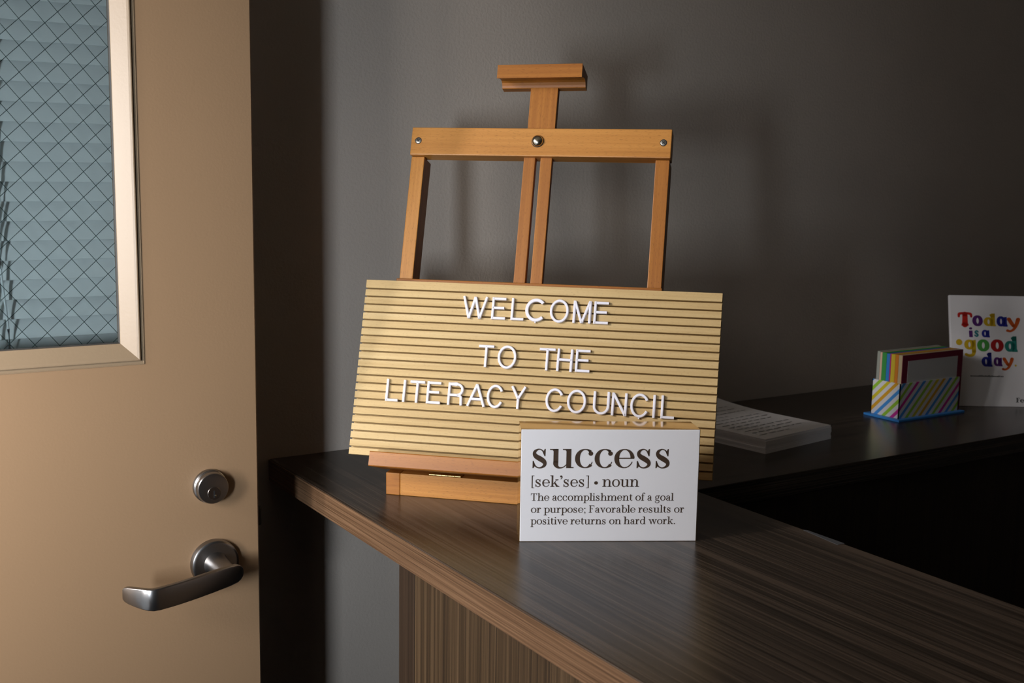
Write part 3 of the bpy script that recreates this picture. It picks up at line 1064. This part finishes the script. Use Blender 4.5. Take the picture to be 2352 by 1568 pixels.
def serif_line(text, x0, x1, base, xh, T, t, track=0.0):
    """the text between x0 and x1 (mm)"""
    pen, items = 0.0, []
    for ch in text:
        p, a = serif(ch, T, t)
        items.append((p, pen))
        pen += a + track
    total = pen - track
    # visible ink extent
    xs = [q[0] + o for p, o in items for poly in p for q in poly]
    lo, hi = min(xs), max(xs)
    kx = (x1 - x0) / (hi - lo)
    return [[(x0 + (q[0] + o - lo) * kx, base + q[1] * xh) for q in poly] for p, o in items for poly in p]


# ------------------------------------------------------------------ "success" block sign
byaw = -0.50405
BX = V((math.cos(byaw), math.sin(byaw), 0))
BYv = V((-math.sin(byaw), math.cos(byaw), 0))
BO = V((0.07908, -0.35721, 0))
BWd, BH, BDp = 0.14579, 0.09368, 0.0310
bz = V((0, 0, 1))
sb = MB()
bd_ = .0350                                            # the glossy top falls slightly to the back
bq = [BO + BX * x + BYv * y + bz * z for x, y, z in ((0, 0, 0), (BWd, 0, 0), (BWd, bd_, 0), (0, bd_, 0), (0, 0, BH), (BWd, 0, BH), (BWd - .0006, bd_, BH - .0011), (.0006, bd_, BH - .0011))]
sb.add(bq, [[3, 2, 1, 0], [4, 5, 6, 7], [0, 1, 5, 4], [1, 2, 6, 5], [2, 3, 7, 6], [3, 0, 4, 7]])
sbo = sb.build('block_sign', M['sign_gloss'], None, BO + BX * BWd / 2 + BYv * BDp / 2)
tag(sbo, 'white block sign with the dictionary meaning of success, standing before the easel', 'sign')
MB().box(BO - BYv * .0004 + BX * .0003 + bz * .0002, (BWd - .0006, .0008, BH - .0004), axes=(BX, BYv, bz), bev=.0003, seg=1).build('face_panel', M['sign_white'], sbo)['label'] = 'matt white printed front'
tx = []
tx += serif_line('success', 9.6, 121.4, 61.6, 15.9, .235, .052, .03)
tx += serif_line("[sek'ses] * noun", 9.2, 97.0, 46.0, 6.3, .205, .08, .02)
tx += serif_line('The accomplishment of a goal', 8.8, 126.0, 34.4, 4.25, .215, .095, .03)
tx += serif_line('or purpose; Favorable results or', 9.0, 134.8, 24.3, 4.25, .215, .095, .03)
tx += serif_line('positive returns on hard work.', 8.9, 127.8, 14.5, 4.25, .215, .095, .03)
lt = MB().flat([[(a * mm, b * mm) for a, b in p] for p in tx], BO - BYv * .00047, BX, bz)
lt.build('lettering', M['ink_brown'], sbo)['label'] = 'dark brown serif lettering'

# ------------------------------------------------------------------ leaflets stacked on the wall counter
random.seed(4)
pc0 = V((0.4727, -0.2350, 0))
pd1 = V((0.1192, 0.0178, 0)).normalized()
pd2 = V((-pd1.y, pd1.x, 0))
PWd, PLn, PTH, NPAP = 0.1215, 0.1880, 0.0160, 8
for i in range(NPAP):
    z0, z1 = PTH * i / NPAP, PTH * (i + 1) / NPAP - .00012
    jx, jy = random.uniform(-.0007, .0007), random.uniform(-.0007, .0007)
    nn_ = 12
    mb = MB()
    vs, fs, uv = [], [], []
    for j in range(nn_ + 1):
        y_ = PLn * j / nn_
        lift = max(0, (j / nn_ - .45)) ** 2 * .060 * (0.25 + .75 * (i + 1) / NPAP)
        for x_, z_ in ((0, z0), (PWd, z0), (PWd, z1), (0, z1)):
            l_ = lift * (1.0 - .55 * (x_ / PWd)) * (i + (1 if z_ == z1 else 0)) / NPAP
            vs.append(pc0 + pd1 * (x_ + jx) + pd2 * (y_ + jy) + V((0, 0, z_ + l_)))
    for j in range(nn_):
        for k in range(4):
            fs.append([j * 4 + k, j * 4 + (k + 1) % 4, (j + 1) * 4 + (k + 1) % 4, (j + 1) * 4 + k])
    fs.append([0, 1, 2, 3][::-1])
    fs.append([nn_ * 4 + k for k in range(4)])
    mb.add(vs, fs)
    o = mb.build('leaflet', M['paper'], None, pc0 + pd1 * PWd / 2 + pd2 * PLn / 2 + V((0, 0, z0)))
    if i < NPAP - 1:
        tag(o, 'white paper leaflet in the stack on the wall counter, under the printed top one', 'leaflet', 'leaflets stacked on the wall counter')
    else:
        tag(o, 'topmost printed leaflet of the paper stack behind the letter board', 'leaflet', 'leaflets stacked on the wall counter')
        pr = MB()
        for r0 in range(15):
            y_ = .016 + r0 * .0105
            x_ = .012
            lim = .100 if r0 % 4 else .06
            jj = y_ / PLn
            lift = max(0, (jj - .45)) ** 2 * .060
            while x_ < lim:
                wl_ = random.uniform(.005, .014)
                zz = PTH - .00012 + lift * (1.0 - .55 * (x_ / PWd)) + .00045
                q0 = pc0 + pd1 * x_ + pd2 * y_ + V((0, 0, zz))
                pr.add([q0, q0 + pd1 * wl_, q0 + pd1 * wl_ + pd2 * .0016, q0 + pd2 * .0016], [[0, 1, 2, 3]])
                x_ += wl_ + .003
        pr.build('print', M['ink_grey'], o)

# ------------------------------------------------------------------ striped card holder with note pads
hx0, hx1, hy0, hy1 = .7396, .8534, -.1911, -.1476
hb = empty('card_holder', ((hx0 + hx1) / 2, (hy0 + hy1) / 2, 0))
tag(hb, 'open card holder with rainbow diagonal stripes on a blue base, on the wall counter', 'card holder')
MB().box((.7340, -.1968, 0), (.1260, .0555, .0030), bev=.0006).build('base', M['blue_base'], hb)['label'] = 'bright blue base board'


def stripes_wall(mb, a, b, z0, z1, th, inward, u0):
    a, b = V(a), V(b)
    d = (b - a)
    Ln = d.length
    d.normalize()
    n = V(inward) * th
    v = [a + V((0, 0, z0)), b + V((0, 0, z0)), b + V((0, 0, z1)), a + V((0, 0, z1))]
    vv = v + [p + n for p in v]
    uvq = [(u0, z0), (u0 + Ln, z0), (u0 + Ln, z1), (u0, z1)]
    mb.add(vv, [[0, 1, 2, 3], [5, 4, 7, 6], [3, 2, 6, 7], [0, 4, 5, 1], [0, 3, 7, 4], [1, 5, 6, 2]],
           [uvq, [uvq[1], uvq[0], uvq[3], uvq[2]], [uvq[3], uvq[2], uvq[2], uvq[3]], [uvq[0]] * 4, [uvq[0], uvq[3], uvq[3], uvq[0]], [uvq[1], uvq[1], uvq[2], uvq[2]]])


bxm = MB()
z0, z1 = .0031, .0467
stripes_wall(bxm, (hx0, hy1, 0), (hx0, hy0, 0), z0, z1, .0012, (1, 0, 0), .0)
stripes_wall(bxm, (hx0, hy0, 0), (hx1, hy0, 0), z0, z1, .0012, (0, 1, 0), .0435)
stripes_wall(bxm, (hx1, hy0, 0), (hx1, hy1, 0), z0, z1, .0012, (-1, 0, 0), .157)
stripes_wall(bxm, (hx1, hy1, 0), (hx0, hy1, 0), z0, z1, .0012, (0, -1, 0), .20)
bxm.build('striped_box', M['stripes'], hb)
pads = [('maroon', .0007, (.22, .012, .045), 'maroon-framed front'), ('cream', .0056, (.62, .50, .30), 'cream'), ('orange', .0051, (.72, .24, .02), 'orange'), ('yellow', .0063, (.68, .50, .03), 'yellow'),
        ('magenta', .0019, (.52, .02, .22), 'magenta'), ('blue', .0051, (.03, .22, .62), 'blue'), ('green', .0070, (.04, .30, .06), 'green'),
        ('peach', .0031, (.76, .50, .36), 'peach'), ('grey', .0048, (.34, .36, .31), 'pale grey')]
yy = hy0 + .0016
for nm, th, c, word in pads:
    jt = random.uniform(-.0006, .0006)
    x0_, x1_, zb, zt_ = hx0 + .0036, hx0 + .1185, z0 + .0003, .0815 + jt
    if nm in ('maroon', 'cream'):
        zt_ = .0815
    mt = plain('%s_note_card' % nm, c, .7)
    if nm == 'maroon':
        o = MB().box((x0_, yy, zb), (x1_ - x0_, th - .0001, zt_ - zb)).build('note_card', mt, None, ((x0_ + x1_) / 2, yy, zb))
        MB().box((x0_ + .0100, yy - .0002, zb + .010), (x1_ - x0_ - .020, .0003, zt_ - zb - .0175)).build('writing_area', plain('white_card_centre', (.62, .62, .62), .8), o)['label'] = 'plain white centre'
        tag(o, 'front card with a maroon border and white centre in the striped holder', 'card', 'cards in the striped holder')
    else:
        o = MB().box((x0_, yy + .0001, zb), (x1_ - x0_, th - .0002, zt_ - zb), bev=.0002, seg=1).build('note_pad', mt, None, ((x0_ + x1_) / 2, yy + th / 2, zb))
        pos = {'cream': 'just behind the maroon-bordered card', 'orange': 'between cream and yellow pads', 'yellow': 'between orange and magenta pads', 'magenta': 'between yellow and blue pads', 'blue': 'between magenta and green pads', 'green': 'between blue and peach pads', 'peach': 'between green and grey pads', 'grey': 'rearmost against the back'}[nm]
        tag(o, '%s note pad in the striped holder, %s' % (word, pos), 'note pad', 'cards in the striped holder')
    yy += th

# ------------------------------------------------------------------ leaning sign with rainbow lettering
sy_, sl_ = -.58268, .28749
SO = V((.88511, -.15990, 0.0002))
SE = V((math.cos(sy_), math.sin(sy_), 0))
SH = V((-math.sin(sy_), math.cos(sy_), 0))
SU = SH * math.sin(sl_) + V((0, 0, math.cos(sl_)))
SN = SE.cross(SU)
sg = MB().box(SO - SN * .006, (.104, .1487, .006), axes=(SE, SU, SN), bev=.0006)
sgo = sg.build('plaque', M['sign_white'], None, SO + SE * .05)
tag(sgo, 'white plaque with rainbow lettering leaning back on the wall counter', 'sign')
a0 = SO + SE * .046 - SN * .0062 + SU * .105
a1 = V((SO + SE * .046).to_tuple()) + SH * .062
dv = (a1 - a0)
ln = dv.length
dv.normalize()
MB().box(a0, (ln * .97, .012, .003), axes=(dv, SE, SE.cross(dv) * -1), bev=.0004).build('back_prop', M['sign_white'], sgo)


def fat(ch):
    """heavy rounded display letters in x-height units: polygons, width"""
    P = []

    def rib(*pts):
        P.extend(ribbon(smooth_path(pts, 8)))
        for q in (pts[0], pts[-1]):
            P.extend(disc(q[0], q[1], q[2] / 2, 14))

    def bowl(cx, cy, rx, ry, T, t):
        pts = []
        for k_ in range(36):
            g = 2 * math.pi * k_ / 36
            pts.append((cx + rx * math.cos(g), cy + ry * math.sin(g), t + (T - t) * abs(math.cos(g))))
        P.extend(ribbon(pts, True))

    if ch == 'T':
        rib((.07, .95, .20), (.10, 1.20, .26), (.30, 1.27, .24), (.62, 1.29, .24), (.95, 1.27, .24), (1.18, 1.20, .26), (1.23, .95, .20))
        rib((.64, 1.2, .50), (.64, .7, .50), (.62, .12, .56)); P.append([(.30, 0), (.96, 0), (.96, .22), (.30, .22)])
        return P, 1.32
    if ch == 'o':
        bowl(.46, .5, .29, .39, .36, .22); return P, .94
    if ch in 'da':
        bowl(.42, .5, .26, .38, .34, .22)
        top = 1.42 if ch == 'd' else .95
        P.append([(.60, 0), (1.04, 0), (1.04, .15), (.98, .25), (.98, top), (.62, top - .05), (.60, .5)])
        if ch == 'd':
            P.append([(.62, 1.0), (.98, 1.0), (.98, 1.42), (.70, 1.42), (.50, 1.26)])
        return P, 1.06
    if ch == 'y':
        rib((.16, .82, .34), (.34, .45, .34), (.52, .12, .30))
        rib((.92, .82, .34), (.78, .35, .32), (.56, -.16, .24), (.26, -.40, .22), (.02, -.36, .26))
        return P, 1.06
    if ch == 'i':
        P.append([(.08, 0), (.46, 0), (.44, .98), (.06, .98)]); P.extend(disc(.25, 1.28, .17)); return P, .52
    if ch == 's':
        rib((.58, .74, .20), (.38, .88, .22), (.20, .70, .26), (.36, .50, .30), (.54, .30, .26), (.36, .12, .22), (.12, .26, .20)); return P, .70
    if ch == 'g':
        bowl(.44, .56, .27, .33, .34, .2)
        P.append([(.62, -.1), (.98, -.1), (.98, 1.0), (.64, .92)])
        rib((.80, 0, .34), (.72, -.30, .28), (.42, -.40, .24), (.14, -.30, .24)); return P, 1.04
    return P, .5


COLS = {'red': (.55, .015, .008), 'purple': (.09, .012, .16), 'yellow': (.62, .40, .006), 'navy': (.012, .02, .28), 'orange': (.62, .10, .008),
        'teal': (.02, .22, .25), 'green': (.06, .32, .05), 'crimson': (.38, .004, .008), 'seagreen': (.015, .22, .18), 'ink': (.03, .03, .03)}
names = list(COLS)
mats = [plain('%s_ink' % n_, COLS[n_], .6) for n_ in names]
tm = MB()


def put(ch, col, x0, x1, base, xh, rot=0.0):
    p, w_ = fat(ch)
    xs = [q_[0] for poly in p for q_ in poly]
    lo, hi = min(xs), max(xs)
    k_ = (x1 - x0) / (hi - lo)
    tm.flat([[((x0 + (q_[0] - lo) * k_) * mm, (base + q_[1] * xh) * mm) for q_ in poly] for poly in p], SO + SN * .00012, SE, SU, names.index(col))


put('T', 'red', 10, 29.6, 107.2, 13.2)
put('o', 'purple', 29.3, 43.4, 107.0, 14.6)
put('d', 'yellow', 44.2, 60.4, 107.2, 12.2)
put('a', 'navy', 61.4, 76.0, 107.0, 14.0)
put('y', 'orange', 73.6, 93.0, 106.4, 13.2)
put('i', 'purple', 24.4, 29.4, 92.0, 9.2)
put('s', 'teal', 31.2, 37.4, 92.2, 9.6)
put('a', 'navy', 41.2, 52.0, 92.0, 10.4)
put('g', 'yellow', 17.6, 33.0, 73.4, 15.4)
tm.flat(disc(11 * mm, 85 * mm, .0042), SO + SN * .00012, SE, SU, names.index('yellow'))
put('o', 'green', 34.6, 51.0, 73.2, 16.0)
put('o', 'crimson', 52.6, 69.8, 73.0, 16.6)
put('d', 'seagreen', 71.0, 88.0, 73.2, 14.8)
put('d', 'navy', 39.8, 54.0, 52.8, 13.4)
put('a', 'purple', 55.6, 67.2, 53.6, 12.2)
put('y', 'orange', 66.0, 82.4, 54.2, 11.6)
tm.flat(disc(84.5 * mm, 55 * mm, .0014), SO + SN * .00012, SE, SU, names.index('yellow'))
tm.build('lettering', mats, sgo)['label'] = 'rainbow coloured lettering'
tm = MB()
xx = 24.5
while xx < 67:
    wl_ = random.uniform(.8, 1.5)
    hh = random.choice([1.5, 1.6, 2.1])
    tm.flat([[(xx * mm, .0392), ((xx + wl_) * mm, .0392), ((xx + wl_) * mm, .0392 + hh * mm), (xx * mm, .0392 + hh * mm)]], SO + SN * .00012, SE, SU, names.index('ink'))
    xx += wl_ + .5
tm.build('caption', mats, sgo)
tm = MB()
for poly in serif_line('Fe', 83.0, 93.8, 6.0, 4.2, .34, .14):
    tm.flat([[(a * mm, b * mm) for a, b in poly]], SO + SN * .00012, SE, SU, names.index('ink'))
tm.build('imprint', mats, sgo)
